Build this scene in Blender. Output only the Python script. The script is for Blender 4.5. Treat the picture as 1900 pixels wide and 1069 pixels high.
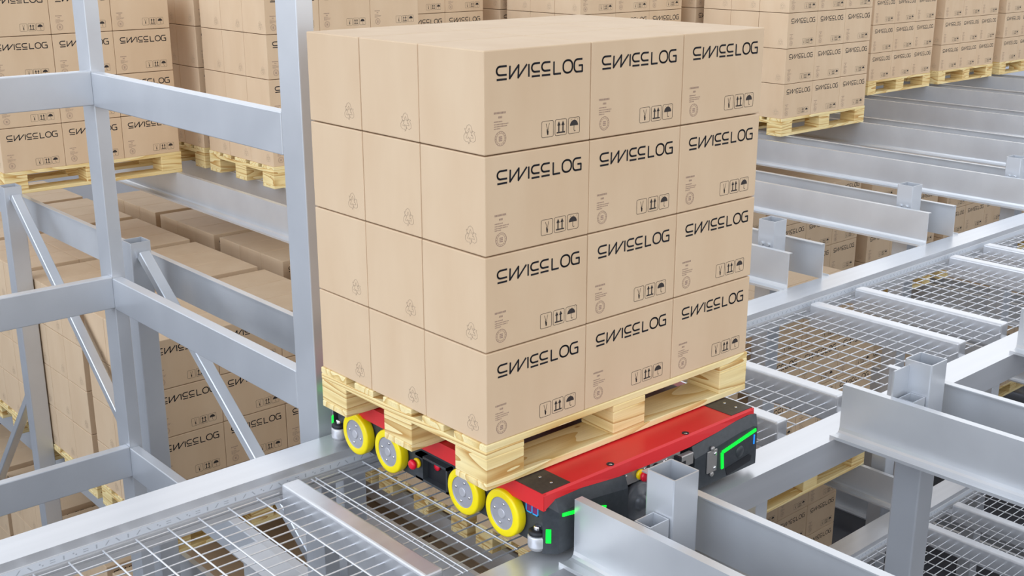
import bpy, bmesh, math, random
from mathutils import Vector, Matrix
random.seed(7)
D = bpy.data
for o in list(D.objects): D.objects.remove(o, do_unlink=True)
SC = bpy.context.scene
COL = SC.collection
PI = math.pi

# ------------------------------------------------------------------ camera, light, exposure
cam_d = D.cameras.new('camera'); cam = D.objects.new('camera', cam_d); COL.objects.link(cam)
YAW, PITCH, ROLL = 0.8478, -0.2933, -0.0010
fw = Vector((math.cos(PITCH)*math.cos(YAW), math.cos(PITCH)*math.sin(YAW), math.sin(PITCH)))
rt = Vector((math.sin(YAW), -math.cos(YAW), 0)); up = rt.cross(fw)
c_, s_ = math.cos(ROLL), math.sin(ROLL)
r2 = c_*rt + s_*up; u2 = -s_*rt + c_*up
M = Matrix((( r2.x, u2.x, -fw.x, -2.0010), (r2.y, u2.y, -fw.y, -2.3792), (r2.z, u2.z, -fw.z, 1.4138), (0, 0, 0, 1)))
cam.matrix_world = M
cam_d.sensor_width = 36.0; cam_d.lens = 36.0*2177.754/1900.0
cam_d.clip_start = 0.02; cam_d.clip_end = 200
SC.camera = cam

W = D.worlds.new('hall_light'); SC.world = W; W.use_nodes = True
nt = W.node_tree; nt.nodes.clear()
wo = nt.nodes.new('ShaderNodeOutputWorld'); bg = nt.nodes.new('ShaderNodeBackground')
tc = nt.nodes.new('ShaderNodeTexCoord'); sx = nt.nodes.new('ShaderNodeSeparateXYZ'); rp = nt.nodes.new('ShaderNodeValToRGB')
mr = nt.nodes.new('ShaderNodeMapRange'); mr.inputs[1].default_value = -1; mr.inputs[2].default_value = 1
nt.links.new(tc.outputs['Generated'], sx.inputs[0]); nt.links.new(sx.outputs[2], mr.inputs[0])
nt.links.new(mr.outputs[0], rp.inputs[0]); nt.links.new(rp.outputs[0], bg.inputs[0]); nt.links.new(bg.outputs[0], wo.inputs[0])
cr = rp.color_ramp
cr.elements[0].position = 0.44; cr.elements[0].color = (0.16, 0.15, 0.145, 1)
cr.elements[1].position = 1.0; cr.elements[1].color = (0.22, 0.23, 0.25, 1)
e = cr.elements.new(0.50); e.color = (0.98, 0.98, 0.98, 1)
e = cr.elements.new(0.68); e.color = (0.84, 0.865, 0.91, 1)
bg.inputs[1].default_value = 1.65

sun_d = D.lights.new('hall_skylight', 'SUN'); sun = D.objects.new('hall_skylight', sun_d); COL.objects.link(sun)
sun_d.energy = 1.35; sun_d.angle = math.radians(60); sun_d.color = (0.78, 0.95, 1.22)
sun.rotation_euler = Vector((0.86, 0.12, -0.40)).to_track_quat('-Z', 'Y').to_euler()

SC.view_settings.view_transform = 'Standard'; SC.view_settings.look = 'None'
SC.view_settings.gamma = 1.0; SC.view_settings.use_curve_mapping = False
SC.view_settings.exposure = 0.06

# ------------------------------------------------------------------ materials
def srgb(r, g, b):
    f = lambda c: (c/255/12.92) if c/255 <= 0.04045 else ((c/255+0.055)/1.055)**2.4
    return (f(r), f(g), f(b), 1)
def mat(name, col, rough=0.5, metal=0.0, emit=None, estr=0, spec=0.5):
    m = D.materials.new(name); m.use_nodes = True; n = m.node_tree.nodes; b = n['Principled BSDF']
    b.inputs['Base Color'].default_value = col; b.inputs['Roughness'].default_value = rough; b.inputs['Metallic'].default_value = metal
    b.inputs['Specular IOR Level'].default_value = spec
    if emit: b.inputs['Emission Color'].default_value = emit; b.inputs['Emission Strength'].default_value = estr
    return m
def nodes(m): return m.node_tree.nodes, m.node_tree.links, m.node_tree.nodes['Principled BSDF']
def add_noise(m, scale, c1, c2, vec_scale=(1, 1, 1), rand=True, detail=4, bump=0.0, rough=None, pos=(0.3, 0.7)):
    n, l, b = nodes(m)
    t = n.new('ShaderNodeTexCoord'); mp = n.new('ShaderNodeMapping'); mp.inputs['Scale'].default_value = vec_scale
    l.new(t.outputs['Object'], mp.inputs[0])
    if rand:
        oi = n.new('ShaderNodeObjectInfo'); ml = n.new('ShaderNodeMath'); ml.operation = 'MULTIPLY'; ml.inputs[1].default_value = 37.0
        cb = n.new('ShaderNodeCombineXYZ'); l.new(oi.outputs['Random'], ml.inputs[0])
        for i in range(3): l.new(ml.outputs[0], cb.inputs[i])
        l.new(cb.outputs[0], mp.inputs['Location'])
    nz = n.new('ShaderNodeTexNoise'); nz.inputs['Scale'].default_value = scale; nz.inputs['Detail'].default_value = detail
    l.new(mp.outputs[0], nz.inputs['Vector'])
    r = n.new('ShaderNodeValToRGB'); r.color_ramp.elements[0].position = pos[0]; r.color_ramp.elements[1].position = pos[1]
    r.color_ramp.elements[0].color = c1; r.color_ramp.elements[1].color = c2
    l.new(nz.outputs[0], r.inputs[0]); l.new(r.outputs[0], b.inputs['Base Color'])
    if rough:
        q = n.new('ShaderNodeMapRange'); q.inputs[3].default_value = rough[0]; q.inputs[4].default_value = rough[1]
        l.new(nz.outputs[0], q.inputs[0]); l.new(q.outputs[0], b.inputs['Roughness'])
    if bump:
        bp = n.new('ShaderNodeBump'); bp.inputs['Strength'].default_value = bump; bp.inputs['Distance'].default_value = 0.002
        l.new(nz.outputs[0], bp.inputs['Height']); l.new(bp.outputs[0], b.inputs['Normal'])
    return m

CARD = add_noise(mat('cardboard', srgb(214, 186, 152), 0.6, spec=0.35), 7, srgb(211, 182, 148), srgb(217, 190, 157), (1, 1, 0.35))
STEEL = add_noise(mat('galvanised_steel', (0.6, 0.62, 0.65, 1), 0.32, 0.55), 5, (0.67, 0.685, 0.705, 1), (0.73, 0.745, 0.76, 1), rand=False, rough=(0.26, 0.38))
PALE = add_noise(mat('pale_steel', (0.7, 0.73, 0.78, 1), 0.34, 0.5), 4, (0.61, 0.63, 0.66, 1), (0.66, 0.68, 0.71, 1), rand=False, rough=(0.28, 0.40))
BRUSH = add_noise(mat('bright_steel', (0.8, 0.81, 0.83, 1), 0.30, 0.62), 3, (0.72, 0.73, 0.75, 1), (0.78, 0.79, 0.81, 1), (0.2, 6, 6), rand=False, rough=(0.26, 0.38))
ZINC = mat('matt_zinc', (0.66, 0.66, 0.67, 1), 0.45, 0.25)
WIRE = mat('zinc_wire', (0.82, 0.83, 0.85, 1), 0.35, 0.6)
FLOOR = add_noise(mat('polished_concrete', (0.22, 0.21, 0.2, 1), 0.25), 1.2, (0.045, 0.046, 0.055, 1), (0.07, 0.07, 0.08, 1), rand=False)
INK = mat('black_ink', srgb(28, 28, 34), 0.6, spec=0.2)
INK2 = mat('symbol_ink', srgb(58, 52, 50), 0.6, spec=0.2)
INK3 = mat('batch_ink', srgb(158, 132, 118), 0.7, spec=0.2)
INK4 = mat('recycle_ink', srgb(168, 148, 126), 0.7, spec=0.2)
RED = add_noise(mat('red_paint', srgb(214, 24, 30), 0.38), 2, srgb(212, 34, 38), srgb(224, 42, 46), rand=False)
BLACK = add_noise(mat('charcoal_shell', srgb(48, 51, 54), 0.42), 60, srgb(52, 56, 60), srgb(62, 66, 70), rand=False, bump=0.05)
DARK = mat('dark_recess', srgb(24, 25, 30), 0.5)
ROLL = mat('roller_steel', (0.62, 0.62, 0.64, 1), 0.36, 0.5)
GREYH = mat('hub_cap_alloy', (0.50, 0.50, 0.53, 1), 0.4, 0.3)
DECK_REFL = mat('deck_red_reflection', srgb(74, 24, 38), 0.5)  # red reflection on the dark deck, put into its base colour
GRIP = add_noise(mat('grip_plate', srgb(60, 54, 48), 0.5), 80, srgb(54, 48, 43), srgb(70, 62, 54), rand=False, bump=0.1)
YEL = add_noise(mat('yellow_tyre', srgb(246, 222, 0), 0.35), 10, srgb(242, 216, 2), srgb(250, 230, 8), rand=False)
HUB = add_noise(mat('wheel_alloy', (0.47, 0.47, 0.50, 1), 0.45, 0.3), 12, (0.36, 0.36, 0.40, 1), (0.43, 0.43, 0.46, 1), rand=False)
CHROME = mat('chrome', (0.8, 0.8, 0.82, 1), 0.18, 1.0)
GREYP = mat('grey_plate', (0.42, 0.40, 0.38, 1), 0.4, 0.6)
BALL = mat('dark_grey_rubber', srgb(84, 86, 90), 0.32)
BTN_R = mat('button_red', srgb(225, 18, 50), 0.3)
BTN_Y = mat('button_yellow', srgb(250, 215, 0), 0.35)
GREEN = mat('green_led', (0.0, 0.9, 0.05, 1), 0.4, emit=(0.0, 1.0, 0.02, 1), estr=1.6)
BLUE = mat('blue_led', (0.02, 0.25, 0.8, 1), 0.4, emit=(0.02, 0.3, 1.0, 1), estr=0.5)
CYAN = mat('cyan_print', srgb(40, 170, 235), 0.5)
MAGENTA = mat('magenta_print', srgb(120, 30, 95), 0.5)
MARK = mat('code_mark', srgb(176, 182, 190), 0.5)
STRIP = mat('code_label', srgb(214, 219, 226), 0.5)
# wood with long grain (boards run along local X)
def wood(name, a, b, c, d, gsc=(0.9, 7, 7), fsc=(5, 160, 160)):
    m = mat(name, b, 0.6, spec=0.3); n, l, bs = nodes(m)
    t = n.new('ShaderNodeTexCoord'); oi = n.new('ShaderNodeObjectInfo'); ml = n.new('ShaderNodeMath'); ml.operation = 'MULTIPLY'; ml.inputs[1].default_value = 53.0
    cb = n.new('ShaderNodeCombineXYZ'); l.new(oi.outputs['Random'], ml.inputs[0]); [l.new(ml.outputs[0], cb.inputs[i]) for i in range(3)]
    def mapped(sc):
        mp = n.new('ShaderNodeMapping'); mp.inputs['Scale'].default_value = sc; l.new(t.outputs['Object'], mp.inputs[0]); l.new(cb.outputs[0], mp.inputs['Location']); return mp.outputs[0]
    big = n.new('ShaderNodeTexNoise'); big.inputs['Scale'].default_value = 1.0; big.inputs['Detail'].default_value = 1.0; l.new(mapped(gsc), big.inputs['Vector'])
    k = n.new('ShaderNodeMath'); k.operation = 'MULTIPLY'; k.inputs[1].default_value = 10.0; l.new(big.outputs[0], k.inputs[0])
    fr = n.new('ShaderNodeMath'); fr.operation = 'FRACT'; l.new(k.outputs[0], fr.inputs[0])          # growth rings
    fine = n.new('ShaderNodeTexNoise'); fine.inputs['Scale'].default_value = 1.0; fine.inputs['Detail'].default_value = 3.0; l.new(mapped(fsc), fine.inputs['Vector'])
    r = n.new('ShaderNodeValToRGB'); e0, e1 = r.color_ramp.elements; e0.position = 0.0; e0.color = c; e1.position = 0.97; e1.color = a
    e = r.color_ramp.elements.new(0.6); e.color = b
    l.new(fr.outputs[0], r.inputs[0])
    r2_ = n.new('ShaderNodeValToRGB'); r2_.color_ramp.elements[0].color = d; r2_.color_ramp.elements[1].color = (1, 1, 1, 1); r2_.color_ramp.elements[0].position = 0.3; r2_.color_ramp.elements[1].position = 0.6
    l.new(fine.outputs[0], r2_.inputs[0])
    mu = n.new('ShaderNodeMix'); mu.data_type = 'RGBA'; mu.blend_type = 'MULTIPLY'; mu.inputs[0].default_value = 1.0
    l.new(r.outputs[0], mu.inputs[6]); l.new(r2_.outputs[0], mu.inputs[7])
    vo = n.new('ShaderNodeTexVoronoi'); vo.inputs['Scale'].default_value = 4.0; l.new(mapped((0.9, 2.2, 2.2)), vo.inputs['Vector'])
    kr = n.new('ShaderNodeValToRGB'); kr.color_ramp.elements[0].position = 0.02; kr.color_ramp.elements[0].color = (1, 1, 1, 1); kr.color_ramp.elements[1].position = 0.06; kr.color_ramp.elements[1].color = (0, 0, 0, 1)
    l.new(vo.outputs['Distance'], kr.inputs[0])
    mx = n.new('ShaderNodeMix'); mx.data_type = 'RGBA'; mx.inputs[7].default_value = srgb(186, 140, 84)
    l.new(kr.outputs[0], mx.inputs[0]); l.new(mu.outputs[2], mx.inputs[6]); l.new(mx.outputs[2], bs.inputs['Base Color'])
    return m
WOOD = wood('pine_wood', srgb(216, 180, 112), srgb(238, 215, 156), srgb(244, 226, 174), (0.90, 0.88, 0.85, 1))
WOOD2 = wood('pine_block_wood', srgb(196, 150, 84), srgb(236, 210, 148), srgb(244, 224, 168), (0.90, 0.87, 0.83, 1), (1.0, 1.0, 12), (6, 6, 170))

# ------------------------------------------------------------------ mesh helpers
def V(bm, *p): return bm.verts.new(p)
def add_box(bm, x0, x1, y0, y1, z0, z1, mi=0):
    v = [bm.verts.new((x, y, z)) for x in (x0, x1) for y in (y0, y1) for z in (z0, z1)]
    fs = [(0, 1, 3, 2), (4, 6, 7, 5), (0, 4, 5, 1), (2, 3, 7, 6), (0, 2, 6, 4), (1, 5, 7, 3)]
    out = []
    for f in fs:
        q = bm.faces.new([v[i] for i in f]); q.material_index = mi; out.append(q)
    return out
def bev(bm, w, seg=2):
    bmesh.ops.recalc_face_normals(bm, faces=bm.faces)
    bmesh.ops.bevel(bm, geom=list(bm.edges), offset=w, segments=seg, profile=0.5, affect='EDGES', clamp_overlap=True)
def add_prism(bm, pts, axis, a, b, mi=0):
    """extrude a closed 2-D outline along an axis; pts are the other two coordinates in cyclic order (x:yz, y:xz, z:xy)"""
    def P(p, t): return {'x': (t, p[0], p[1]), 'y': (p[0], t, p[1]), 'z': (p[0], p[1], t)}[axis]
    A = [bm.verts.new(P(p, a)) for p in pts]; B = [bm.verts.new(P(p, b)) for p in pts]
    n = len(pts); fs = []
    for i in range(n): fs.append(bm.faces.new((A[i], A[(i+1) % n], B[(i+1) % n], B[i])))
    fs.append(bm.faces.new(A[::-1])); fs.append(bm.faces.new(B))
    for f in fs: f.material_index = mi
    return fs
def add_tube(bm, p, q, r, n=6, mi=0, caps=True, r2=None):
    p, q = Vector(p), Vector(q); d = (q-p).normalized()
    a = d.orthogonal().normalized(); b = d.cross(a); r2 = r if r2 is None else r2
    A = [bm.verts.new(p + r*(math.cos(2*PI*i/n)*a + math.sin(2*PI*i/n)*b)) for i in range(n)]
    B = [bm.verts.new(q + r2*(math.cos(2*PI*i/n)*a + math.sin(2*PI*i/n)*b)) for i in range(n)]
    for i in range(n):
        f = bm.faces.new((A[i], A[(i+1) % n], B[(i+1) % n], B[i])); f.material_index = mi; f.smooth = n > 6
    if caps:
        f = bm.faces.new(A[::-1]); f.material_index = mi; f = bm.faces.new(B); f.material_index = mi
def add_lathe(bm, prof, axis='z', c=(0, 0, 0), n=32, mi=0, smooth=True):
    """prof: list of (radius, height) from one pole to the other"""
    rings = []
    for r, h in prof:
        ring = []
        for i in range(n if r > 1e-6 else 1):
            a = 2*PI*i/n; u, v = r*math.cos(a), r*math.sin(a)
            p = {'z': (u, v, h), 'x': (h, u, v), 'y': (v, h, u)}[axis]
            ring.append(bm.verts.new((c[0]+p[0], c[1]+p[1], c[2]+p[2])))
        rings.append(ring)
    for A, B in zip(rings, rings[1:]):
        for i in range(n):
            j = (i+1) % n
            if len(A) == 1 and len(B) == 1: continue
            if len(A) == 1: f = bm.faces.new((A[0], B[j], B[i]))
            elif len(B) == 1: f = bm.faces.new((A[i], A[j], B[0]))
            else: f = bm.faces.new((A[i], A[j], B[j], B[i]))
            f.material_index = mi; f.smooth = smooth
def mesh(name, bm, *mats, recalc=True):
    if recalc: bmesh.ops.recalc_face_normals(bm, faces=bm.faces)
    me = D.meshes.new(name); bm.to_mesh(me); bm.free()
    for m in mats: me.materials.append(m)
    return me
def link(name, me, parent=None, loc=(0, 0, 0), rot=None):
    o = D.objects.new(name, me); COL.objects.link(o); o.location = loc
    if rot: o.rotation_euler = rot
    if parent: o.parent = parent
    return o
def thing(o, label, cat, group=None, kind=None):
    o['label'] = label; o['category'] = cat
    if group: o['group'] = group
    if kind: o['kind'] = kind
    return o
def empty(name, loc, label, cat, group=None):
    o = D.objects.new(name, None); COL.objects.link(o); o.location = loc; o.empty_display_size = 0.1
    return thing(o, label, cat, group)
def structure(o):
    o['kind'] = 'structure'; return o
NB = bmesh.new
ORD = ['first', 'second', 'third', 'fourth', 'fifth', 'sixth', 'seventh', 'eighth', 'ninth', 'tenth', 'eleventh', 'twelfth', 'thirteenth', 'fourteenth']

# ------------------------------------------------------------------ measured layout (metres; origin = near lower corner of the load)
PITCH_X = 1.383; PX0 = 0.364            # upright pitch along the aisle
BZ, BH = -0.179, 0.196                  # channel beam top, height
RZ = BZ-BH                              # rail top
LEV = 1.745                             # storey height
FAR0, FAR1, NEAR0, NEAR1 = 0.945, 1.095, -0.178, -0.040
FLOOR_Z = BZ-2*LEV-0.30
LEVN = ['upper', 'lower', 'lowest']

# ------------------------------------------------------------------ setting
bm = NB(); add_box(bm, -7.3, 19.3, -7.3, 15.3, FLOOR_Z-0.2, FLOOR_Z)
structure(link('floor', mesh('floor', bm, FLOOR)))
BLOCKER_WALL = mat('light_blocker_wall', (0.52, 0.52, 0.54, 1), 0.6)  # unseen walls, added to keep low horizon light off the lower levels
for nm, b in (('blocker_wall_left', (-7.3, -7.0, -7, 15, FLOOR_Z, -0.3)), ('blocker_wall_right', (19.0, 19.3, -7, 15, FLOOR_Z, 1.2)), ('blocker_wall_back', (-7, 19, 15.0, 15.3, FLOOR_Z, 2.6)), ('blocker_wall_front', (-7, 19, -7.3, -7.0, FLOOR_Z, -0.3))):
    bm = NB(); add_box(bm, *b); structure(link(nm, mesh(nm, bm, BLOCKER_WALL)))

# ------------------------------------------------------------------ aisle rails
def rail_section(far):
    # outline in (y, z), z relative to the rail top; aisle side carries lip, code ledge and foot
    s = 1 if far else -1
    ya, yb = (FAR0, FAR1) if far else (NEAR1, NEAR0)
    return [(yb, 0), (ya, 0), (ya, -0.115), (yb, -0.115)]
def make_rail(far, x0, x1, lev):
    z = RZ-lev*LEV; s = 1 if far else -1
    ya = FAR0 if far else NEAR1
    t = empty('aisle_rail', (0, 0, z), '', 'rail', 'aisle rails')
    bm = NB(); add_prism(bm, rail_section(far), 'x', x0, x1)
    link('rail_profile', mesh('rail_profile', bm, BRUSH), t)
    # ribs and code strip on the aisle-side face
    bm = NB()
    y = lambda d: ya-s*d
    for d, z0, z1 in ((0.0035, -0.031, -0.059), (0.0050, -0.065, -0.083), (0.0065, -0.088, -0.114)):
        add_prism(bm, [(y(-0.004), z0), (y(d), z0), (y(d), z1), (y(-0.004), z1)], 'x', x0, x1)
    link('side_rib', mesh('side_rib', bm, ZINC), t)
    if far:
        xa, xb = (-1.4, 6.5) if lev == 0 else (3.0, 6.5)
        bm = NB(); add_box(bm, xa, xb, y(0.0041), y(0.0036), -0.0575, -0.0325)
        cs = link('code_strip', mesh('code_strip', bm, STRIP), t)
        bm = NB(); x = xa; k = 0
        glyphs = [((0, 0, .3, 0, 1, 1, .7, 1),), ((0, .1, 1, .1, 1, .3, 0, .3), (0, .65, 1, .65, 1, .85, 0, .85)), ((.7, 0, 1, 0, .3, 1, 0, 1),), ((.1, .1, .4, .1, .4, .45, .1, .45), (.6, .55, .9, .55, .9, .9, .6, .9)), ((.35, 0, .65, 0, .65, 1, .35, 1),)]
        while x < min(xb, 4.6):
            for g in glyphs[(k*3+k//5) % 5]:
                bm.faces.new([V(bm, x+g[q]*0.0165, y(0.0044), -0.0385-g[q+1]*0.0135) for q in (0, 2, 4, 6)])
            x += 0.0345; k += 1
        c = link('code_mark', mesh('code_mark', bm, MARK), cs); c['kind'] = 'stuff'
    t['label'] = ('%s aisle rail, bright steel, %s' % ({0: 'upper', 1: 'lower'}[lev], 'on the far side with a strip of code marks' if far else 'on the near side of the walkway'))
    return t
make_rail(True, -3.0, 16.0, 0); make_rail(False, -1.2, 16.0, 0)
make_rail(True, 0.3, 16.0, 1); make_rail(False, 0.3, 16.0, 1)

# ------------------------------------------------------------------ cross tubes and mesh walkway
def tube_mesh():
    bm = NB(); add_box(bm, -0.036, 0.036, NEAR1+0.125, FAR0-0.045, -0.125, 0); bev(bm, 0.010, 3)
    add_box(bm, -0.028, 0.028, NEAR1+0.0068, NEAR1+0.13, -0.091, -0.070); add_box(bm, -0.028, 0.028, FAR0-0.05, FAR0-0.0068, -0.091, -0.070)
    return mesh('cross_tube', bm, BRUSH)
TUBE = tube_mesh()
def cross_tube(x, lev, label):
    return thing(link('cross_tube', TUBE, None, (x, 0, RZ-0.022-lev*LEV)), label, 'beam', 'cross tubes of the walkway')
def mesh_panel(x0, x1, lev, label, xs=None, ny=17, pair=None):
    z = RZ-0.062-lev*LEV; r = 0.0027
    t = empty('mesh_panel', ((x0+x1)/2, 0, z), label, 'grating', 'wire mesh walkway panels')
    ox = (x0+x1)/2
    ya = NEAR1+0.128; yb = FAR0-0.024
    bm = NB()
    for i in range(ny):
        y = ya+(yb-ya)*i/(ny-1); add_tube(bm, (x0-ox, y, -0.0055), (x1-ox, y, -0.0055), r, 6)
    a = link('long_wires', mesh('long_wires', bm, WIRE), t); a['kind'] = 'stuff'
    bm = NB()
    if xs is None:
        n = max(2, int(round((x1-x0-0.06)/0.107))); s = x0+0.05
        xs = [s+0.107*i for i in range(n+1) if s+0.107*i < x1-0.02]
    for x in xs: add_tube(bm, (x-ox, ya-0.012, 0), (x-ox, yb+0.010, 0), r*1.1, 6)
    a = link('cross_wires', mesh('cross_wires', bm, WIRE), t); a['kind'] = 'stuff'
tx = [-0.133, 0.597]
for k in range(1, 6): tx += [0.192+1.383*k, 0.597+1.383*k]
for i, x in enumerate(tx):
    cross_tube(x, 0, '%s rounded steel cross tube from the left, across the upper walkway' % ORD[i] if i < 14 else 'last rounded steel cross tube, far right of the upper walkway')
mesh_panel(-1.75, -0.165, 0, 'wire mesh walkway panel at the left, below the big post', xs=[-0.248-0.1085*i for i in range(14)])
mesh_panel(-0.10, 0.563, 0, 'wire mesh walkway panel under the yellow wheels of the red shuttle', xs=[-0.03, -0.012, 0.083, 0.189, 0.296, 0.403, 0.51])
mesh_panel(0.631, 1.541, 0, 'wire mesh walkway panel hidden mostly under the shuttle right end')
for k in range(1, 6):
    mesh_panel(0.226+1.383*k, 0.563+1.383*k, 0, 'narrow wire mesh panel between the %s pair of cross tubes right of the shuttle' % ORD[k-1])
    if k < 5: mesh_panel(0.631+1.383*k, 1.541+1.383*k, 0, 'wide wire mesh panel in the %s bay right of the shuttle' % ORD[k-1], xs=[0.70+1.383*k+0.107*i for i in range(8)])
for k in range(2, 5):
    cross_tube(0.192+1.383*k, 1, 'left tube of the %s cross tube pair on the lower walkway' % ORD[k-2]); cross_tube(0.597+1.383*k, 1, 'right tube of the %s cross tube pair on the lower walkway' % ORD[k-2])
    mesh_panel(0.226+1.383*k, 0.563+1.383*k, 1, 'narrow lower wire mesh panel between the %s pair of lower tubes' % ORD[k-2])
    mesh_panel(0.631+1.383*k, 1.541+1.383*k, 1, 'wide lower wire mesh panel in the %s lower bay' % ORD[k-2])
# flat support beam seen through the left mesh panel
bm = NB(); add_box(bm, -0.055, 0.055, -0.02, 1.1, -0.006, 0); add_box(bm, -0.004, 0.004, -0.02, 1.1, -0.14, -0.006); add_box(bm, -0.055, 0.055, -0.02, 1.1, -0.146, -0.14)
thing(link('support_beam', mesh('support_beam', bm, BRUSH), None, (-0.225, 0, -0.70)), 'flat steel support beam below the left wire mesh panel', 'beam')

# ------------------------------------------------------------------ uprights
def post_mesh(w, d, h, t=0.005):
    """open square tube standing on z = 0"""
    bm = NB(); a, b = w/2, d/2; o = []; i_ = []
    for (sx_, sy_) in ((-1, -1), (1, -1), (1, 1), (-1, 1)):
        o.append((sx_*a, sy_*b)); i_.append((sx_*(a-t), sy_*(b-t)))
    OB = [V(bm, *p, 0) for p in o]; OT = [V(bm, *p, h) for p in o]; IT = [V(bm, *p, h) for p in i_]; IB = [V(bm, *p, max(0, h-1.0)) for p in i_]
    for k in range(4):
        j = (k+1) % 4
        bm.faces.new((OB[k], OB[j], OT[j], OT[k])); bm.faces.new((OT[k], OT[j], IT[j], IT[k])); bm.faces.new((IT[k], IT[j], IB[j], IB[k]))
    bm.faces.new(IB); bm.faces.new(OB[::-1])
    bmesh.ops.recalc_face_normals(bm, faces=bm.faces)
    ed = [e for e in bm.edges if abs(e.verts[0].co.z-e.verts[1].co.z) > 0.5 and abs(abs(e.verts[0].co.x)-a) < 1e-4]
    bmesh.ops.bevel(bm, geom=ed, offset=0.006, segments=2, profile=0.5, affect='EDGES')
    return mesh('upright_tube', bm, PALE)
PTOP = -0.06
POST = post_mesh(0.108, 0.108, PTOP-FLOOR_Z)
def bracket_mesh():
    bm = NB()
    for (x0, x1, y0, y1) in ((-0.04, -0.036, -0.03, 0.03), (-0.036, 0.036, 0.026, 0.03), (-0.036, 0.036, -0.03, -0.026), (0.036, 0.040, -0.03, 0.03)):
        add_box(bm, x0, x1, y0, y1, -0.15, 0)
    return mesh('bracket', bm, PALE)
BRK = bracket_mesh()
BOLT = None
def bolt_mesh():
    bm = NB(); add_lathe(bm, [(0, -0.006), (0.010, -0.006), (0.010, 0.004), (0.006, 0.007), (0, 0.007)], 'x', n=6, smooth=False); return mesh('bolt', bm, STEEL)
BOLT = bolt_mesh()
bm = NB(); add_box(bm, -0.10, 0, -0.003, 0.003, -0.20, 0.10); GUS = mesh('gusset_plate', bm, PALE)
post_rows = [('near', -0.38), ('far', 1.31), ('far', 3.16), ('far', 4.95), ('far', 6.8)]
rown = {-0.38: 'on the near side of the aisle', 1.31: 'just behind the far rail', 3.16: 'in the second row behind the far rail', 4.95: 'in the third row behind the far rail', 6.8: 'in the fourth row behind the far rail'}
for k in range(0, 9):
    for side, y in post_rows:
        if y > 3 and k > 0: continue
        x = PX0+PITCH_X*k+(0.015 if side == 'near' else 0.0)
        p = empty('upright_post', (x, y, FLOOR_Z), 'square open-topped steel upright, %s from left, %s' % (ORD[k], rown[y]), 'post', 'rack uprights')
        link('tube', POST, p)
        for lev in range(0, 2):
            zz = BZ-lev*LEV-0.03-FLOOR_Z
            if side == 'near' and lev == 0:
                link('bracket', BRK, p, (-0.098, -0.012, zz+0.028))
                if k == 1: link('gusset_plate', GUS, p, (-0.054, 0.035, zz+0.03))
            elif lev == 0 and k > 0:
                link('bracket', BRK, p, (-0.098, -0.004, zz))
                for q in (-0.02, 0.02): link('bolt', BOLT, p, (-0.058, q, zz+0.02))

# diagonal braces in the left frames
def brace(a, b, label):
    (ya, za), (yb, zb) = a, b; L = math.hypot(yb-ya, zb-za); ny, nz = -(zb-za)/L*0.025, (yb-ya)/L*0.025
    bm = NB(); add_prism(bm, [(ny, nz), (yb-ya+ny, zb-za+nz), (yb-ya-ny, zb-za-nz), (-ny, -nz)], 'x', -0.028, 0.028); bev(bm, 0.004, 1)
    o = link('diagonal_brace', mesh('diagonal_brace', bm, PALE), None, (0.368, ya, za))
    return thing(o, label, 'brace', 'diagonal braces of the left frames')
brace((3.09, -0.12), (1.38, -1.36), 'steel diagonal brace from the open post behind the tall posts, running to lower right')
brace((4.875, -0.12), (3.235, -1.44), 'steel diagonal brace from the leftmost open post, running to lower right')
brace((5.03, -1.44), (6.73, -3.16), 'steel diagonal brace at left frame edge, sloping to lower left')

# ------------------------------------------------------------------ channel beams
def beam_mesh(L, left):
    """z-section: lip towards the upright, flange towards the channel; top at z=0, runs +y"""
    s = 1 if left else -1      # left beam: lip +x, flange -x
    t = 0.005; h = BH
    pts = [(0, 0), (s*0.030, 0), (s*0.030, -0.004), (s*t, -0.004), (s*t, -h), (-s*0.062, -h), (-s*0.062, -h+0.012), (-s*0.058, -h+0.012), (-s*0.056, -h+t), (-s*0.022, -h+t), (-s*0.010, -h+t+0.003), (-s*0.003, -h+t+0.010), (0, -h+t+0.022)]
    if not left: pts = pts[::-1]
    bm = NB(); fs = add_prism(bm, pts, 'y', 0, L)
    return mesh('channel_beam', bm, STEEL)
BF = {True: beam_mesh(7.4, True), False: beam_mesh(7.4, False)}
BN = {True: beam_mesh(3.3, True), False: beam_mesh(3.3, False)}
for lev in range(0, 3):
    for k in range(0, 9):
        xc = PX0+PITCH_X*k
        for left in (True, False):
            x = xc+(-0.16 if left else 0.16)
            z = BZ-lev*LEV
            if lev == 2 and k < 4: continue
            if not (k == 0 and left):
                o = link('channel_beam', BF[left], None, (x, FAR1-0.015, z))
                thing(o, '%s level channel beam behind the far rail, %s side of %s upright from left' % (LEVN[lev], 'left' if left else 'right', ORD[k]), 'beam', 'channel beams')
            if lev < 1 and k < 7:
                o = link('channel_beam', BN[left], None, (x, NEAR0+0.02-3.3, z))
                thing(o, '%s level channel beam in front of near rail, %s side of %s upright from left' % (LEVN[lev], 'left' if left else 'right', ORD[k]), 'beam', 'channel beams')

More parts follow.
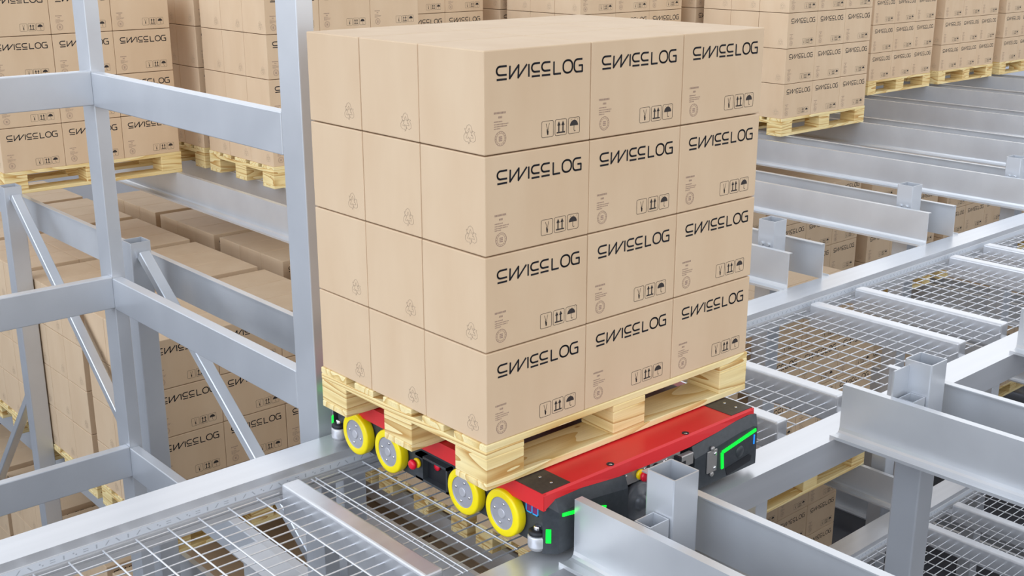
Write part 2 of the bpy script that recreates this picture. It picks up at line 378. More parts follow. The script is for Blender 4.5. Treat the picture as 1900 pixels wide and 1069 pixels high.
# ------------------------------------------------------------------ lift frame at the left (tall posts and cross beams)
bm = NB(); add_box(bm, 0, 0.066, 0, 0.137, FLOOR_Z, 3.2); bev(bm, 0.004, 2); TALL = mesh('tall_post', bm, PALE)
thing(link('tall_post', TALL, None, (0.124, 1.12, 0)), 'tall pale steel post directly left of the loaded shuttle', 'post', 'tall lift posts')
thing(link('tall_post', TALL, None, (0.124, 2.91, 0)), 'tall pale steel corner post at left where two cross beams meet', 'post', 'tall lift posts')
for i, z1 in enumerate((0.814, -0.158, -1.04, -1.92)):
    h = 0.155 if i < 2 else 0.16
    bm = NB(); add_box(bm, 0, 0.05, 0, 2.91-1.257, -h, 0); bev(bm, 0.004, 2)
    thing(link('cross_beam', mesh('cross_beam', bm, PALE), None, (0.122, 1.257, z1)), '%s steel cross beam between the two tall posts' % ['top', 'second', 'third', 'lowest'][i], 'beam', 'lift frame cross beams')
    bm = NB(); add_box(bm, -1.9, 0, 0, 0.05, -h, 0); bev(bm, 0.004, 2)
    thing(link('cross_beam', mesh('cross_beam', bm, PALE), None, (0.124, 2.908, z1+0.006)), '%s steel cross beam running from left frame edge to the corner post' % ['top', 'second', 'third', 'lowest'][i], 'beam', 'lift frame cross beams')

# ------------------------------------------------------------------ printed marks (2-D, metres on the face)
BX, BY, BHT = 0.4, 0.2887, 0.2811
GAP = 0.0024
class Ink:
    def __init__(s): s.v = []; s.f = []
    def quad(s, a, b, c, d):
        n = len(s.v); s.v += [a, b, c, d]; s.f.append((n, n+1, n+2, n+3))
    def poly(s, pts):
        n = len(s.v); s.v += list(pts); s.f.append(tuple(range(n, n+len(pts))))
    def stroke(s, pts, w, closed=False, caps=True):
        pts = list(pts)
        if closed: pts.append(pts[0])
        for a, b in zip(pts, pts[1:]):
            dx, dy = b[0]-a[0], b[1]-a[1]; L = math.hypot(dx, dy) or 1e-9; nx, ny = -dy/L*w/2, dx/L*w/2
            s.quad((a[0]-nx, a[1]-ny), (b[0]-nx, b[1]-ny), (b[0]+nx, b[1]+ny), (a[0]+nx, a[1]+ny))
        if caps:
            for p in (pts[1:-1] if not closed else pts[:-1]): s.disc(p, w/2, 6)
    def disc(s, c, r, n=12): s.poly([(c[0]+r*math.cos(2*PI*i/n), c[1]+r*math.sin(2*PI*i/n)) for i in range(n)])
    def ring(s, c, r, w, n=24): s.stroke([(c[0]+r*math.cos(2*PI*i/n), c[1]+r*math.sin(2*PI*i/n)) for i in range(n)], w, True, False)
    def mesh(s, name, m, face, eps=0.0005):
        if face == 'front': vs = [(u, -eps, v) for u, v in s.v]
        else: vs = [(-eps, u, v) for u, v in s.v]
        me = D.meshes.new(name); me.from_pydata(vs, [], s.f); me.materials.append(m); me.update(); return me
def arc(cx, cy, r, a0, a1, n=6): return [(cx+r*math.cos(math.radians(a0+(a1-a0)*i/n)), cy+r*math.sin(math.radians(a0+(a1-a0)*i/n))) for i in range(n+1)]
logo = Ink(); LX, LZ, LW, LH = 0.044, 0.1985, 0.319, 0.0345; SW = 0.0056
def lg(pts): logo.stroke([(LX+u*LW, LZ+v*LH) for u, v in pts], SW)
asp = LH/LW
def s_glyph(u0, u1):
    r = 0.33
    c = [(u1, 1.0), (u0+r*asp, 1.0)]+[(u0+r*asp+r*asp*math.cos(a), 0.67+0.33*math.sin(a)) for a in [PI/2+PI*i/8 for i in range(1, 8)]]+[(u0+r*asp, 0.34), (u1, 0.34)]
    lg(c); lg([(u0, 0.0), (u1, 0.0)])
s_glyph(0.0, 0.112)
lg([(0.148, 1.0), (0.144, 0.02), (0.246, 1.0), (0.240, 0.02), (0.340, 1.0)])
lg([(0.362, 1.0), (0.362, 0.0)])
s_glyph(0.395, 0.490); s_glyph(0.512, 0.612)
lg([(0.655, 1.0), (0.655, 0.0), (0.740, 0.0)])
cx, hw = 0.822, 0.056
rr = 0.052
o_pts = []
for (ax, ay, a0) in ((cx+hw-rr, 1-0.42, 0), (cx-hw+rr, 1-0.42, 90), (cx-hw+rr, 0.42, 180), (cx+hw-rr, 0.42, 270)):
    o_pts += [(ax+rr*math.cos(math.radians(a0+15*i)), ay+0.42*math.sin(math.radians(a0+15*i))) for i in range(7)]
lg(o_pts+[o_pts[0]])
lg([(1.0, 1.0), (0.935, 1.0)]+[(0.935+0.035*math.cos(a), 0.62+0.38*math.sin(a)) for a in [PI/2+PI/2*i/5 for i in range(1, 6)]]+[(0.90, 0.38)]+[(0.935+0.035*math.cos(a), 0.38+0.38*math.sin(a)) for a in [PI+PI/2*i/5 for i in range(1, 6)]]+[(1.0, 0.0), (1.0, 0.50), (0.955, 0.50)])
sym = Ink()
for i in range(3):
    x0 = 0.208+0.0515*i; z0 = 0.026; w = 0.045; r = 0.005
    rc = arc(x0+w-r, z0+w-r, r, 0, 90, 3)+arc(x0+r, z0+w-r, r, 90, 180, 3)+arc(x0+r, z0+r, r, 180, 270, 3)+arc(x0+w-r, z0+r, r, 270, 360, 3)
    sym.stroke(rc, 0.0013, True, False)
    c = x0+w/2
    if i == 0:   # glass
        sym.stroke([(c-0.006, z0+0.038), (c-0.001, z0+0.024), (c, z0+0.015)], 0.0013); sym.stroke([(c+0.007, z0+0.039), (c+0.003, z0+0.024), (c+0.001, z0+0.015)], 0.0013)
        sym.stroke([(c-0.002, z0+0.022), (c+0.001, z0+0.006)], 0.003); sym.poly([(c-0.003, z0+0.017), (c+0.004, z0+0.017), (c+0.003, z0+0.006), (c-0.001, z0+0.006)])
    if i == 1:
        sym.quad((c-0.016, z0+0.006), (c+0.016, z0+0.006), (c+0.016, z0+0.010), (c-0.016, z0+0.010))
        for q in (c-0.008, c+0.008):
            sym.quad((q-0.0022, z0+0.010), (q+0.0022, z0+0.010), (q+0.0022, z0+0.030), (q-0.0022, z0+0.030)); sym.poly([(q-0.0065, z0+0.028), (q+0.0065, z0+0.028), (q, z0+0.040)])
    if i == 2:
        sym.poly([(c-0.016, z0+0.022), (c+0.016, z0+0.022)]+arc(c, z0+0.022, 0.016, 0, 180, 10)[1:-1]); sym.stroke([(c, z0+0.022), (c, z0+0.009), (c+0.003, z0+0.006), (c+0.006, z0+0.008)], 0.0015)
        for q in range(3): sym.stroke([(c-0.008+0.012*q, z0+0.041), (c-0.011+0.012*q, z0+0.038)], 0.0008)
bat = Ink()
for row, (z0, segs) in enumerate(((0.108, 9), (0.096, 3), (0.086, 7), (0.079, 11), (0.073, 10), (0.067, 5))):
    u = 0.034 if row != 1 else 0.050
    hgt = 0.0055 if row < 2 else 0.0028
    for i in range(segs):
        w = 0.0036; bat.quad((u, z0), (u+w*0.8, z0), (u+w*0.8, z0+hgt), (u, z0+hgt)); u += 0.0048 if row != 2 else 0.0044
cc_ = (0.057, 0.041)
bat.ring(cc_, 0.0195, 0.0014, 28); bat.ring(cc_, 0.0145, 0.0008, 24)
for i in range(3): bat.quad((0.051, 0.034+0.005*i), (0.063, 0.034+0.005*i), (0.063, 0.037+0.005*i), (0.051, 0.037+0.005*i))
for i in range(14):
    a = 2*PI*i/14; bat.disc((cc_[0]+0.017*math.cos(a), cc_[1]+0.017*math.sin(a)), 0.0011, 6)
rec = Ink()
for q in range(3):
    rot = math.radians(120*q); ca, sa = math.cos(rot), math.sin(rot)
    def T(p): return (0.062+(p[0]*ca-p[1]*sa)*1.12, 0.050+(p[0]*sa+p[1]*ca)*1.12)
    rec.stroke([T(p) for p in ((-0.012, 0.008), (-0.007, 0.021), (0.001, 0.025), (0.009, 0.021), (0.013, 0.012), (0.018, 0.014), (0.013, 0.002), (0.002, 0.007), (0.006, 0.009), (0.001, 0.016), (-0.005, 0.005))], 0.0010, True, False)
LOGO_M = logo.mesh('logo_print', INK, 'front'); SYM_M = sym.mesh('symbol_print', INK2, 'front'); BAT_M = bat.mesh('batch_print', INK3, 'front'); REC_M = rec.mesh('recycling_print', INK4, 'side')
bm = NB(); add_box(bm, 0, BX-GAP, 0, BY-GAP, 0, BHT-0.0036)
bev(bm, 0.0032, 2)
BOX_M = mesh('cardboard_box', bm, CARD)

# ------------------------------------------------------------------ pallets
PL, PW, PH = 1.21, 0.872, 0.1437
def board(lx, ly, lz, m, chamfer=0.0025):
    # long grain along local x; boards that run along y are rotated by the caller
    bm = NB(); add_box(bm, -lx/2, lx/2, -ly/2, ly/2, 0, lz); bev(bm, chamfer, 1); return mesh('pallet_board', bm, m)
TB = {0.145: board(PL, 0.150, 0.022, WOOD), 0.1: board(PL, 0.105, 0.022, WOOD)}
CB = board(PW, 0.150, 0.022, WOOD2); BBW = board(PL, 0.145, 0.022, WOOD); BBN = board(PL, 0.105, 0.022, WOOD)
BLK = {(w, d): board(w, d, PH-0.066, WOOD2) for w in (0.148,) for d in (0.146, 0.106)}
def pallet(loc, label):
    p = empty('pallet', loc, label, 'pallet', 'wooden pallets')
    for y, key in ((0.075, .145), (0.2525, .1), (PW/2, .145), (PW-0.2525, .1), (PW-0.075, .145)):
        link('deck_board', TB[key], p, (PL/2, y, PH-0.022))
    xs = (0.075, PL/2, PL-0.075); ys = ((0.073, .146), (PW/2, .146), (PW-0.073, .146))
    for x in xs: link('cross_board', CB, p, (x, PW/2, PH-0.044), (0, 0, PI/2))
    for x in xs:
        for y, d in ys: link('block', BLK[(0.148, d)], p, (x, y, 0.022))
    for y, me in ((0.0725, BBW), (PW/2, BBW), (PW-0.0725, BBW)): link('bottom_board', me, p, (PL/2, y, 0))
    return p

# ------------------------------------------------------------------ stacks of boxes
ROWN = ['bottom row', 'second row', 'third row', 'top row']
POSN = {(0, 0): 'front left corner', (1, 0): 'front centre', (2, 0): 'front right corner', (0, 1): 'left side centre', (1, 1): 'very middle', (2, 1): 'right side centre', (0, 2): 'back left corner', (1, 2): 'back centre', (2, 2): 'back right corner'}
# boxes the camera can see, by stack (row, column, depth); the rest of each stack is merged into one object
VISIBLE = set('%s_%s' % (a.split(':')[0], q) for a in 'M:000,001,002,010,020,100,101,102,110,120,200,201,202,210,220,300,301,302,310,311,312,320,321,322;U0_2:000,010,020,100,110,120,200,210,220,300,310,320;L0_0:000,001,002,010,020,100,101,102,110,120,200,201,202,210,220,300,301,302,310,311,312,320,321,322;U4_0:000,010,020,100,110,120,200,201,202,210,220,300,301,302,310,320;U1_1:000,001,002,100,101,102,200,201,202,300,301,302,310,320;L2_-2:100,110,120,200,210,220,300,301,310,311,320,321;U1_2:000,001,100,101,200,201,300,301;L0_1:000,001,002,100,101,102,200,201,202,300,301,302,310,312,320,321,322;U3_1:200,201,202,210,220,300,301,302,310,320;B3_-1:020,100,110,120,200,210,220;L1_2:300,301,302;L5_0:000,020,100,110,120,220,300,310,320,321,322;L1_1:300,301,302;U7_1:000,010,020,100,110,120,200,210,220;L4_0:020,110,120,200,210,220,300,310,311,312,320,321,322;U6_1:000,010,020,100,110,120,200,210,220;L1_3:300,301,302;B0_2:201,202,300,301,302;L0_2:000,001,002,100,101,102,200,201,300,301,302,310,311,312,320,321,322;U8_1:000,010,100,110,200,210;B0_0:302,311,312,320,321,322;L6_0:000,010,020,100,110,120,200,210,300,310,320;U2_2:210,220,310,320;B0_3:100,200,300,301,302;L0_4:320,321,322;B0_1:201,202,300,301,302;U4_1:200,300;L0_3:300,310,320,321,322;U3_2:200,300;L1_-1:000,001,002;B1_-1:300,301,302,311,312;B1_0:300,301,302,310,311,312;L1_-2:001,002,220,310;L3_0:320;B5_0:220,300,310,320;B7_0:000,010,200,210,300,301,302,310;L4_1:320;L1_0:302;L7_0:100'.split(';') for q in a.split(':')[1].split(','))
SEEN = set(v.rsplit('_', 1)[0] for v in VISIBLE)
stuff_v, stuff_f, stuff_m = [], [], []
def add_stuff(me, loc, mi):
    n = len(stuff_v)
    for v in me.vertices: stuff_v.append((v.co.x+loc[0], v.co.y+loc[1], v.co.z+loc[2]))
    for p in me.polygons: stuff_f.append([i+n for i in p.vertices]); stuff_m.append(mi)
def stack(x, y, z, key, name, rows=4):
    if key not in SEEN and key not in ('U5_1', 'L2_0', 'L3_0'): return
    pallet((x-0.005, y-0.003, z), 'wooden pallet under %s' % name)
    for r in range(rows):
        for c in range(3):
            for d in range(3):
                if not (d == 0 or c == 0 or r == rows-1): continue
                jx = random.uniform(-0.0006, 0.0006); jy = random.uniform(-0.0006, 0.0006)
                loc = (x+c*BX+GAP/2+jx, y+d*BY+GAP/2+jy, z+PH+r*BHT)
                bid = '%s_%d%d%d' % (key, r, c, d)
                if VISIBLE is not None and bid not in VISIBLE:
                    add_stuff(BOX_M, loc, 0)
                    if d == 0: add_stuff(LOGO_M, loc, 1); add_stuff(SYM_M, loc, 2); add_stuff(BAT_M, loc, 3)
                    if c == 0: add_stuff(REC_M, loc, 4)
                    continue
                o = link('cardboard_box', BOX_M, None, loc)
                thing(o, 'brown cardboard box, %s, %s, of %s' % (ROWN[r if rows == 4 else r], POSN[(c, d)], name), 'box', 'cardboard boxes on pallets')
                if d == 0:
                    link('logo_print', LOGO_M, o); link('symbol_print', SYM_M, o); link('batch_print', BAT_M, o)
                if c == 0: link('recycling_print', REC_M, o)
stack(0, 0, -PH, 'M', 'the stack on the red shuttle')
GX = lambda k: 1.025+1.383*k-0.6
L0 = {(0, 2): 'the leftmost upper stack', (0, 3): 'the second upper stack, first channel', (1, 1): 'the stack behind the right tall post', (1, 2): 'the shaded upper stack beside the leftmost',
      (1, 3): 'the third stack back, second channel', (2, 2): 'the stack behind the shuttle load, left', (2, 3): 'the fourth stack back, third channel', (3, 1): 'the stack behind the shuttle load, centre', (3, 2): 'the stack in the left background gap',
      (4, 0): 'the stack right behind the shuttle load', (4, 1): 'the stack in the right background gap', (5, 1): 'the hidden stack of the sixth channel', (6, 1): 'the first far right stack', (6, 2): 'the back stack of the seventh channel', (7, 1): 'the second far right stack', (8, 1): 'the third far right stack', (9, 1): 'the fourth far right stack', (10, 1): 'the fifth far right stack'}
for (k, j), nm in L0.items():
    stack(GX(k)+0.0, 3.32+0.95*j, BZ, 'U%d_%d' % (k, j), nm)
L1 = [(0, 0), (0, 1), (0, 2), (0, 3), (0, 4), (1, -2), (1, -1), (1, 0), (1, 1), (1, 2), (1, 3), (2, -2), (2, 0), (2, 1), (3, 0), (4, 0), (4, 1), (5, 0), (6, 0), (7, 0), (8, 0)]
jn = lambda j: ['by the aisle', 'second from aisle', 'third from aisle', 'fourth from aisle', 'fifth from aisle', 'sixth from aisle', 'seventh from aisle'][j+2]
for (k, j) in L1:
    stack(GX(k), 3.28+0.95*j, BZ-LEV, 'L%d_%d' % (k, j), 'lower stack, %s channel, %s' % (ORD[k], jn(j)))
L2 = [(0, 0), (0, 1), (0, 2), (0, 3), (1, -2), (1, -1), (1, 0), (3, -1), (2, 0), (4, 0), (5, 0), (5, 1), (6, 0), (6, 1), (7, 0), (7, 1)]
for (k, j) in L2:
    stack(GX(k), 3.28+0.95*j+(0.08 if k == 3 else 0), BZ-2*LEV, 'B%d_%d' % (k, j), 'lowest stack, %s channel, %s' % (ORD[k], jn(j)))
if stuff_v:
    me = D.meshes.new('cardboard_boxes'); me.from_pydata(stuff_v, [], stuff_f)
    for m in (CARD, INK, INK2, INK3, INK4): me.materials.append(m)
    me.polygons.foreach_set('material_index', stuff_m); me.update()
    thing(link('cardboard_boxes', me), 'remaining brown cardboard boxes deep inside the rack stacks', 'boxes', None, 'stuff')

# ------------------------------------------------------------------ the shuttle
SX0, SX1, SY0, SY1, ST, SB = 0.112, 1.098, -0.124, 1.028, -0.1475, -0.350
SYC = (SY0+SY1)/2
sh = empty('pallet_shuttle', ((SX0+SX1)/2, SYC, RZ), 'red and black four-way pallet shuttle with yellow wheels, carrying the loaded pallet', 'shuttle')
def part(name, bm, *mats, parent=None, smooth=False):
    me = mesh(name, bm, *mats)
    o = link(name, me, parent or sh); 
    if parent is None: o.location = (-sh.location.x, -sh.location.y, -sh.location.z)
    return o
def mirror_y(bm):
    for v in bm.verts: v.co.y = 2*SYC-v.co.y
# chassis
bm = NB(); add_box(bm, SX0+0.028, SX1-0.028, SY0+0.03, SY1-0.03, SB+0.03, ST-0.02); bev(bm, 0.004, 1)
part('chassis', bm, BLACK)
# red hood: top plate with skirts on the two ends, sloping skirt on the long sides
bm = NB()
prof = [(SX0, -0.202), (0.160, -0.176), (0.260, -0.172), (0.420, -0.188), (0.600, -0.192), (0.760, -0.190), (0.900, -0.178), (1.000, -0.168), (SX1-0.03, -0.164), (SX1, -0.182)]
def hood(sgn):
    yo = SY0 if sgn < 0 else SY1
    T = [V(bm, x, yo-sgn*0.006, ST) for x, _ in prof]; Mv = [V(bm, x, yo, ST-0.006) for x, _ in prof]; Bv = [V(bm, x, yo+sgn*0.004*(1 if 0.2 < x < 0.95 else 0), z) for x, z in prof]
    I = [V(bm, x, yo-sgn*0.012, z) for x, z in prof]
    for A, B in ((T, Mv), (Mv, Bv), (Bv, I)):
        for i in range(len(prof)-1): bm.faces.new((A[i], A[i+1], B[i+1], B[i]))
    return T
Tn = hood(-1); Tf = hood(1)
for i in range(len(prof)-1): bm.faces.new((Tn[i], Tn[i+1], Tf[i+1], Tf[i]))
add_box(bm, SX0-0.0005, SX0+0.010, SY0+0.001, SY1-0.001, -0.202, ST-0.0005); add_box(bm, SX1-0.010, SX1+0.0005, SY0+0.001, SY1-0.001, -0.182, ST-0.0005)
part('hood', bm, RED)
# dark lifting deck that the pallet rests on, red reflection painted in
bm = NB(); add_box(bm, SX0+0.05, SX1-0.05, SY0+0.135, SY1-0.135, ST-0.002, ST+0.0028); part('lifting_deck', bm, DECK_REFL)
# grip plates with screws
for (x0, x1) in ((SX0+0.001, SX0+0.114), (SX1-0.114, SX1-0.001)):
    for (y0, y1) in ((SY0+0.008, SY0+0.125), (SY1-0.125, SY1-0.008)):
        bm = NB(); add_box(bm, x0, x1, y0, y1, ST, ST+0.0018)
        g = part('grip_plate', bm, GRIP)
        bm = NB()
        for q in (0.3, 0.72): add_lathe(bm, [(0, 0), (0.005, 0), (0.005, 0.0012), (0.003, 0.002), (0, 0.002)], 'z', (x0+(x1-x0)*0.60, y0+(y1-y0)*q, ST+0.0018), 12)
        link('screw', mesh('screw', bm, CHROME), g)
# lifting eye holes
for x in (0.405, 0.757):
    for y in (SY0+0.016, SY1-0.016):
        bm = NB(); add_lathe(bm, [(0.008, ST+0.0002), (0.012, ST+0.0002), (0.012, ST+0.002), (0.008, ST+0.002), (0.008, ST+0.0002)], 'z', (x, y, 0), 20)
        h_ = part('eye_ring', bm, DARK)
        bm = NB(); add_lathe(bm, [(0.0, ST+0.0012), (0.0075, ST+0.0010), (0.0075, ST), (0, ST)], 'z', (x, y, 0), 16); link('eye_bolt', mesh('eye_bolt', bm, CHROME), h_)
# wheels on the ends
def wheel(x, y, z, s):
    bm = NB(); R, w = 0.0765, 0.036
    add_lathe(bm, [(0.052, 0), (0.054, -0.001*1), (R-0.006, 0), (R-0.0015, 0.002), (R, 0.006), (R, w-0.006), (R-0.0015, w-0.002), (R-0.006, w), (0.052, w), (0.052, 0)], 'x', n=48)
    for v in bm.verts: v.co.x *= s
    t_ = link('wheel', mesh('wheel', bm, YEL), sh, (x-sh.location.x, y-sh.location.y, z-sh.location.z)); t_['label'] = 'yellow tyred wheel with grey hub'
    bm = NB(); add_lathe(bm, [(0, 0.0035), (0.050, 0.0035), (0.0525, 0.0008), (0.0525, 0.03), (0, 0.03)], 'x', n=40, smooth=False)
    for v in bm.verts: v.co.x *= s
    hb = link('wheel_hub', mesh('wheel_hub', bm, HUB), t_)
    bm = NB(); add_lathe(bm, [(0, -0.0012), (0.0135, -0.0012), (0.0155, 0.0006), (0.0160, 0.0040), (0, 0.0040)], 'x', n=24, smooth=False)
    for v in bm.verts: v.co.x *= s
    link('hub_cap', mesh('hub_cap', bm, GREYH), t_)
    for i in range(4):
        a = 2*PI*i/4+0.25
        link('wheel_bolt', WBOLT[s], t_, (0, 0.034*math.cos(a), 0.034*math.sin(a)))
WBOLT = {}
for s in (1, -1):
    bm = NB(); add_lathe(bm, [(0, -0.0005), (0.0042, 0.0), (0.0055, 0.0036), (0, 0.004)], 'x', n=10)
    for v in bm.verts: v.co.x *= s
    WBOLT[s] = mesh('wheel_bolt', bm, CHROME)
for y in (0.050, 0.238, 0.640, 0.836):
    wheel(0.098, y, -0.270, 1); wheel(SX0+SX1-0.098, y, -0.270, -1)
# guide rollers at the four corners
for x in (0.130, SX0+SX1-0.130):
    for y in (SY0+0.046, SY1-0.046):
        bm = NB(); add_lathe(bm, [(0, -0.345), (0.024, -0.345), (0.024, -0.339), (0.029, -0.337), (0.030, -0.331), (0.030, -0.303), (0.028, -0.299), (0, -0.299)], 'z', (x, y, 0), 28)
        g = part('guide_roller', bm, ROLL)
        bm = NB(); add_lathe(bm, [(0.022, -0.299), (0.028, -0.296), (0.027, -0.286), (0.016, -0.282), (0, -0.282)], 'z', (x, y, 0), 20); link('roller_cap', mesh('roller_cap', bm, DARK), g)
        bm = NB(); add_lathe(bm, [(0.012, -0.282), (0.012, -0.273), (0.010, -0.270), (0, -0.270)], 'z', (x, y, 0), 16); link('roller_bolt', mesh('roller_bolt', bm, CHROME), g)
# end plates, recessed drawer fronts, labels, emergency stops on both ends
def estop(p, ax, s):
    """yellow collar and red mushroom, axis x or y, pointing to s"""
    def L(prof): return [(r, s*h) for r, h in prof]
    bm = NB(); add_lathe(bm, L([(0, 0), (0.010, 0), (0.0165, 0.004), (0.0175, 0.010), (0.014, 0.015), (0, 0.016)]), ax, p, 20)
    c = part('stop_collar', bm, BTN_Y)
    bm = NB(); add_lathe(bm, L([(0.009, 0.012), (0.009, 0.020), (0.0165, 0.022), (0.0175, 0.028), (0.015, 0.034), (0.008, 0.037), (0, 0.0375)]), ax, p, 20)
    link('stop_button', mesh('stop_button', bm, BTN_R), c)
for s, xe in ((-1, SX0+0.028), (1, SX1-0.028)):
    bm = NB(); add_box(bm, min(xe, xe+s*0.004), max(xe, xe+s*0.004), SY0+0.03, SY1-0.03, -0.338, -0.19); part('end_plate', bm, BLACK)
    xa = xe+s*0.004
    bm = NB()
    for (y0, y1, z0, z1) in ((0.330, 0.500, -0.236, -0.228), (0.330, 0.500, -0.318, -0.310), (0.330, 0.338, -0.318, -0.228), (0.460, 0.500, -0.318, -0.228)):
        add_box(bm, min(xa, xa+s*0.024), max(xa, xa+s*0.024), y0, y1, z0, z1)
    part('socket_frame', bm, BLACK)
    bm = NB(); add_box(bm, min(xa, xa+s*0.002), max(xa, xa+s*0.002), 0.338, 0.460, -0.310, -0.236); part('socket_recess', bm, DARK)
    bm = NB(); add_lathe(bm, [(0, s*0.002), (0.014, s*0.002), (0.013, s*0.010), (0, s*0.012)], 'x', (xa, 0.405, -0.252), 16); part('red_sensor', bm, BTN_R)
    estop((xa+s*0.024, 0.480, -0.256), 'x', s)
    # small blue-framed sticker beside the corner
    bm = NB()
    xq = xe+s*0.0045
    for (y0, y1, z0, z1) in ((-0.076, -0.020, -0.246, -0.242), (-0.076, -0.072, -0.246, -0.212), (-0.024, -0.020, -0.246, -0.212), (-0.050, -0.046, -0.246, -0.212)):
        add_box(bm, min(xq, xq+s*0.001), max(xq, xq+s*0.001), y0, y1, z0, z1)
    part('sticker_frame', bm, CYAN)
    bm = NB(); add_box(bm, min(xe, xq), max(xe, xq), -0.074, -0.022, -0.244, -0.212); part('sticker', bm, MAGENTA)
# bumpers with light strips: near side, then the mirrored far side
def bumper(x0, x1, tall_left, far, topz):
    """charcoal shell: sloped brow, vertical face, chamfered outer corner"""
    y1 = SY0+0.018; yc = SY0-0.016; yb = SY0+0.000
    bm = NB()
    n = len(topz)
    yo_ = lambda x: SY0+0.0175 if (tall_left and x < x0+0.001) else None
    T = [V(bm, x, yo_(x) or yb-0.001, z) for x, z in topz]
    xi = [x for x, _ in topz]
    ch = 0.030 if tall_left else 0.010
    def xs_in(x):   # pull the face in at the outer corner (chamfer)
        return x0+ch if (tall_left and x < x0+ch) else (x1-ch if (not tall_left and x > x1-ch) else x)
    xi2 = [x if yo_(x) else xs_in(x) for x in xi]
    C = [V(bm, q, yo_(x) or yc, z-0.040) for q, (x, z) in zip(xi2, topz)]; Bt = [V(bm, q, yo_(x) or yc, -0.350) for q, x in zip(xi2, xi)]; Bi = [V(bm, x, y1, -0.350) for x in xi]; Ti = [V(bm, x, y1, z) for x, z in topz]
    for A, B in ((T, C), (C, Bt), (Bt, Bi), (Bi, Ti), (Ti, T)):
        for i in range(n-1): bm.faces.new((A[i], A[i+1], B[i+1], B[i]))
    bm.faces.new((T[0], C[0], Bt[0], Bi[0], Ti[0])); bm.faces.new((T[-1], Ti[-1], Bi[-1], Bt[-1], C[-1]))
    bmesh.ops.remove_doubles(bm, verts=bm.verts, dist=0.0002)
    if far: mirror_y(bm)
    b = part('bumper', bm, BLACK)
    return b, yc
def strip(bm, pts, w, y, t=0.003):
    for (a, b) in zip(pts, pts[1:]):
        d = Vector((b[0]-a[0], 0, b[1]-a[1])).normalized(); nrm = Vector((-d.z, 0, d.x))*w/2
        q = [Vector((a[0], 0, a[1]))-nrm, Vector((b[0], 0, b[1]))-nrm, Vector((b[0], 0, b[1]))+nrm, Vector((a[0], 0, a[1]))+nrm]
        add_prism(bm, [(p.x, p.z) for p in q], 'y', y-t, y+0.002)
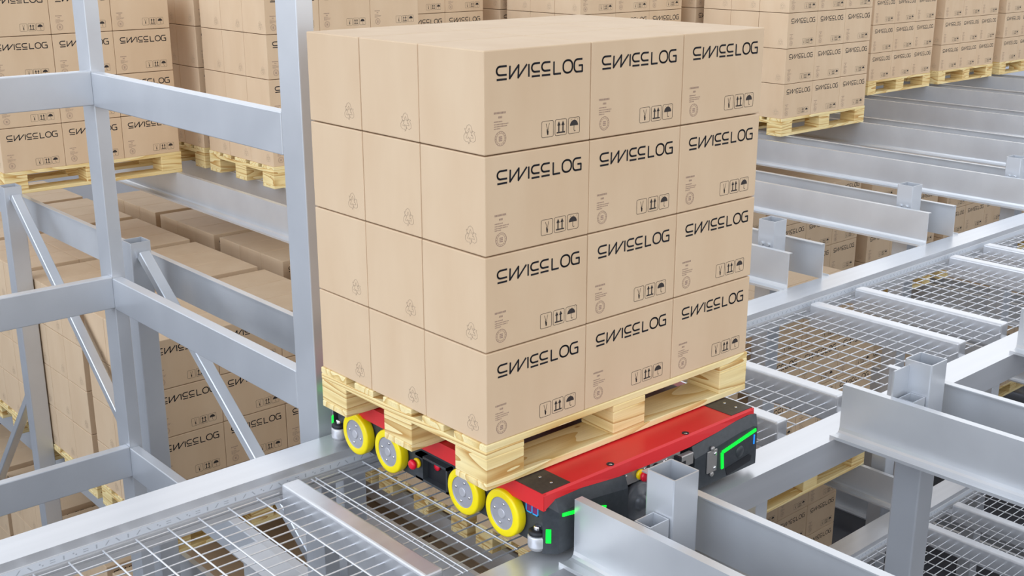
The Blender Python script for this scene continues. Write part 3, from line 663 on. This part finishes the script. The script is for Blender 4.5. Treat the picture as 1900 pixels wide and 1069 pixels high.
for far in (False, True):
    bL, yc = bumper(0.124, 0.455, True, far, [(0.124, -0.188), (0.158, -0.176), (0.260, -0.172), (0.360, -0.182), (0.455, -0.193)])
    bR, yc = bumper(0.772, 1.112, False, far, [(0.772, -0.194), (0.850, -0.186), (0.930, -0.177), (1.000, -0.168), (1.080, -0.165), (1.112, -0.174)])
    bm = NB(); strip(bm, [(0.172, -0.226), (0.262, -0.238), (0.355, -0.262)], 0.010, yc)
    if far: mirror_y(bm)
    link('light_strip', mesh('light_strip', bm, GREEN), bL)
    bm = NB(); strip(bm, [(1.092, -0.221), (0.912, -0.252), (0.918, -0.312)], 0.011, yc)
    if far: mirror_y(bm)
    link('light_strip', mesh('light_strip', bm, GREEN), bR)
    # upright green lamp in the chamfered corners
    for x0, bb, s in ((0.124, bL, 1),):
        bm = NB(); y0 = SY0-0.001
        xa, xb = x0+s*0.007, x0+s*0.018
        pa = Vector((xa, SY0+0.0175-0.0335*(0.007/0.034), 0)); pb = Vector((xb, SY0+0.0175-0.0335*(0.018/0.034), 0)); nn = Vector((-s*0.0335, -0.034, 0)).normalized()*(0.009 if far else 0.0025)
        q = [pa, pb, pb+nn, pa+nn]; add_prism(bm, [(p.x, p.y) for p in q], 'z', -0.314, -0.270)
        if far: mirror_y(bm)
        link('corner_lamp', mesh('corner_lamp', bm, GREEN), bb)
    bm = NB(); strip(bm, [(1.085, -0.238), (1.085, -0.272)], 0.005, yc)
    if far: mirror_y(bm)
    link('blue_lamp', mesh('blue_lamp', bm, BLUE), bR)
    # dark scoop at the foot and round scanner window
    bm = NB(); add_prism(bm, [(0.935, -0.318), (1.060, -0.303), (1.075, -0.312), (1.070, -0.330), (0.945, -0.346)], 'y', yc-0.002, yc+0.004)
    if far: mirror_y(bm)
    link('foot_scoop', mesh('foot_scoop', bm, DARK), bR)
    for xx, bb, zz in ((1.010, bR, -0.278), (0.270, bL, -0.275)):
        bm = NB(); add_lathe(bm, [(0, yc-0.0035), (0.018, yc-0.0035), (0.021, yc-0.001), (0.021, yc+0.004), (0, yc+0.004)], 'y', (xx, 0, zz), 24)
        if far: mirror_y(bm)
        link('scanner_window', mesh('scanner_window', bm, BLACK), bb)
    # latch plate with two bolts
    bm = NB(); add_box(bm, 0.832, 0.882, yc-0.006, yc, -0.306, -0.226); bev(bm, 0.002, 1)
    for z in (-0.220, -0.312): add_lathe(bm, [(0, yc-0.008), (0.008, yc-0.008), (0.008, yc), (0, yc)], 'y', (0.857, 0, z), 12)
    if far: mirror_y(bm)
    lp = link('latch_plate', mesh('latch_plate', bm, GREYP), bR)
    bm = NB()
    for x, z in ((0.868, -0.240), (0.868, -0.292)): add_lathe(bm, [(0, yc-0.010), (0.006, yc-0.009), (0.007, yc-0.006), (0, yc-0.006)], 'y', (x, 0, z), 12)
    if far: mirror_y(bm)
    link('latch_bolts', mesh('latch_bolts', bm, CHROME), lp)
    # middle bay: back plate, aisle wheel with dome, connector boxes, emergency stop
    yp = SY0+0.016
    bm = NB(); add_box(bm, 0.455, 0.772, yp, yp+0.02, -0.345, -0.195)
    if far: mirror_y(bm)
    part('middle_panel', bm, DARK)
    bm = NB(); add_box(bm, 0.452, 0.560, yp-0.012, yp, -0.236, -0.192); add_box(bm, 0.575, 0.720, yp-0.012, yp, -0.232, -0.195)
    if far: mirror_y(bm)
    mp_ = part('switch_plate', bm, GREYP)
    bm = NB(); add_lathe(bm, [(0, yp-0.020), (0.013, yp-0.020), (0.016, yp-0.016), (0.016, yp-0.012), (0, yp-0.012)], 'y', (0.600, 0, -0.216), 16)
    if far: mirror_y(bm)
    link('socket', mesh('socket', bm, DARK), mp_)
    bm = NB()
    for x, z in ((0.464, -0.202), (0.464, -0.228), (0.548, -0.202), (0.640, -0.206), (0.652, -0.203), (0.520, -0.230)): add_lathe(bm, [(0, yp-0.016), (0.004, yp-0.015), (0.005, yp-0.012), (0, yp-0.012)], 'y', (x, 0, z), 10)
    if far: mirror_y(bm)
    link('panel_screws', mesh('panel_screws', bm, CHROME), mp_)
    bm = NB(); add_box(bm, 0.700, 0.764, yp-0.034, yp-0.012, -0.246, -0.204); bev(bm, 0.003, 1)
    if far: mirror_y(bm)
    cb_ = part('connector_box', bm, GREYP)
    bm = NB(); add_box(bm, 0.690, 0.7005, yp-0.036, yp-0.010, -0.248, -0.202); add_box(bm, 0.690, 0.722, yp-0.036, yp-0.0335, -0.248, -0.222)
    if far: mirror_y(bm)
    link('connector_plug', mesh('connector_plug', bm, DARK), cb_)
    bm = NB(); cx_, cz_ = 0.520, -0.304
    add_lathe(bm, [(0, yp), (0.060, yp), (0.064, yp-0.004), (0.064, yp-0.020), (0.058, yp-0.024), (0.030, yp-0.026), (0.028, yp-0.034), (0.020, yp-0.044), (0.010, yp-0.049), (0, yp-0.050)], 'y', (cx_, 0, cz_), 36)
    if far: mirror_y(bm)
    part('aisle_wheel', bm, BALL)
    bm = NB(); add_lathe(bm, [(0, yp), (0.060, yp), (0.064, yp-0.004), (0.064, yp-0.020), (0.058, yp-0.024), (0.030, yp-0.026), (0.028, yp-0.034), (0.020, yp-0.044), (0.010, yp-0.049), (0, yp-0.050)], 'y', (0.690, 0, cz_), 36)
    if far: mirror_y(bm)
    part('aisle_wheel', bm, BALL)
    py = yp-0.012
    estop((0.522, (2*SYC-py) if far else py, -0.212), 'y', 1 if far else -1)
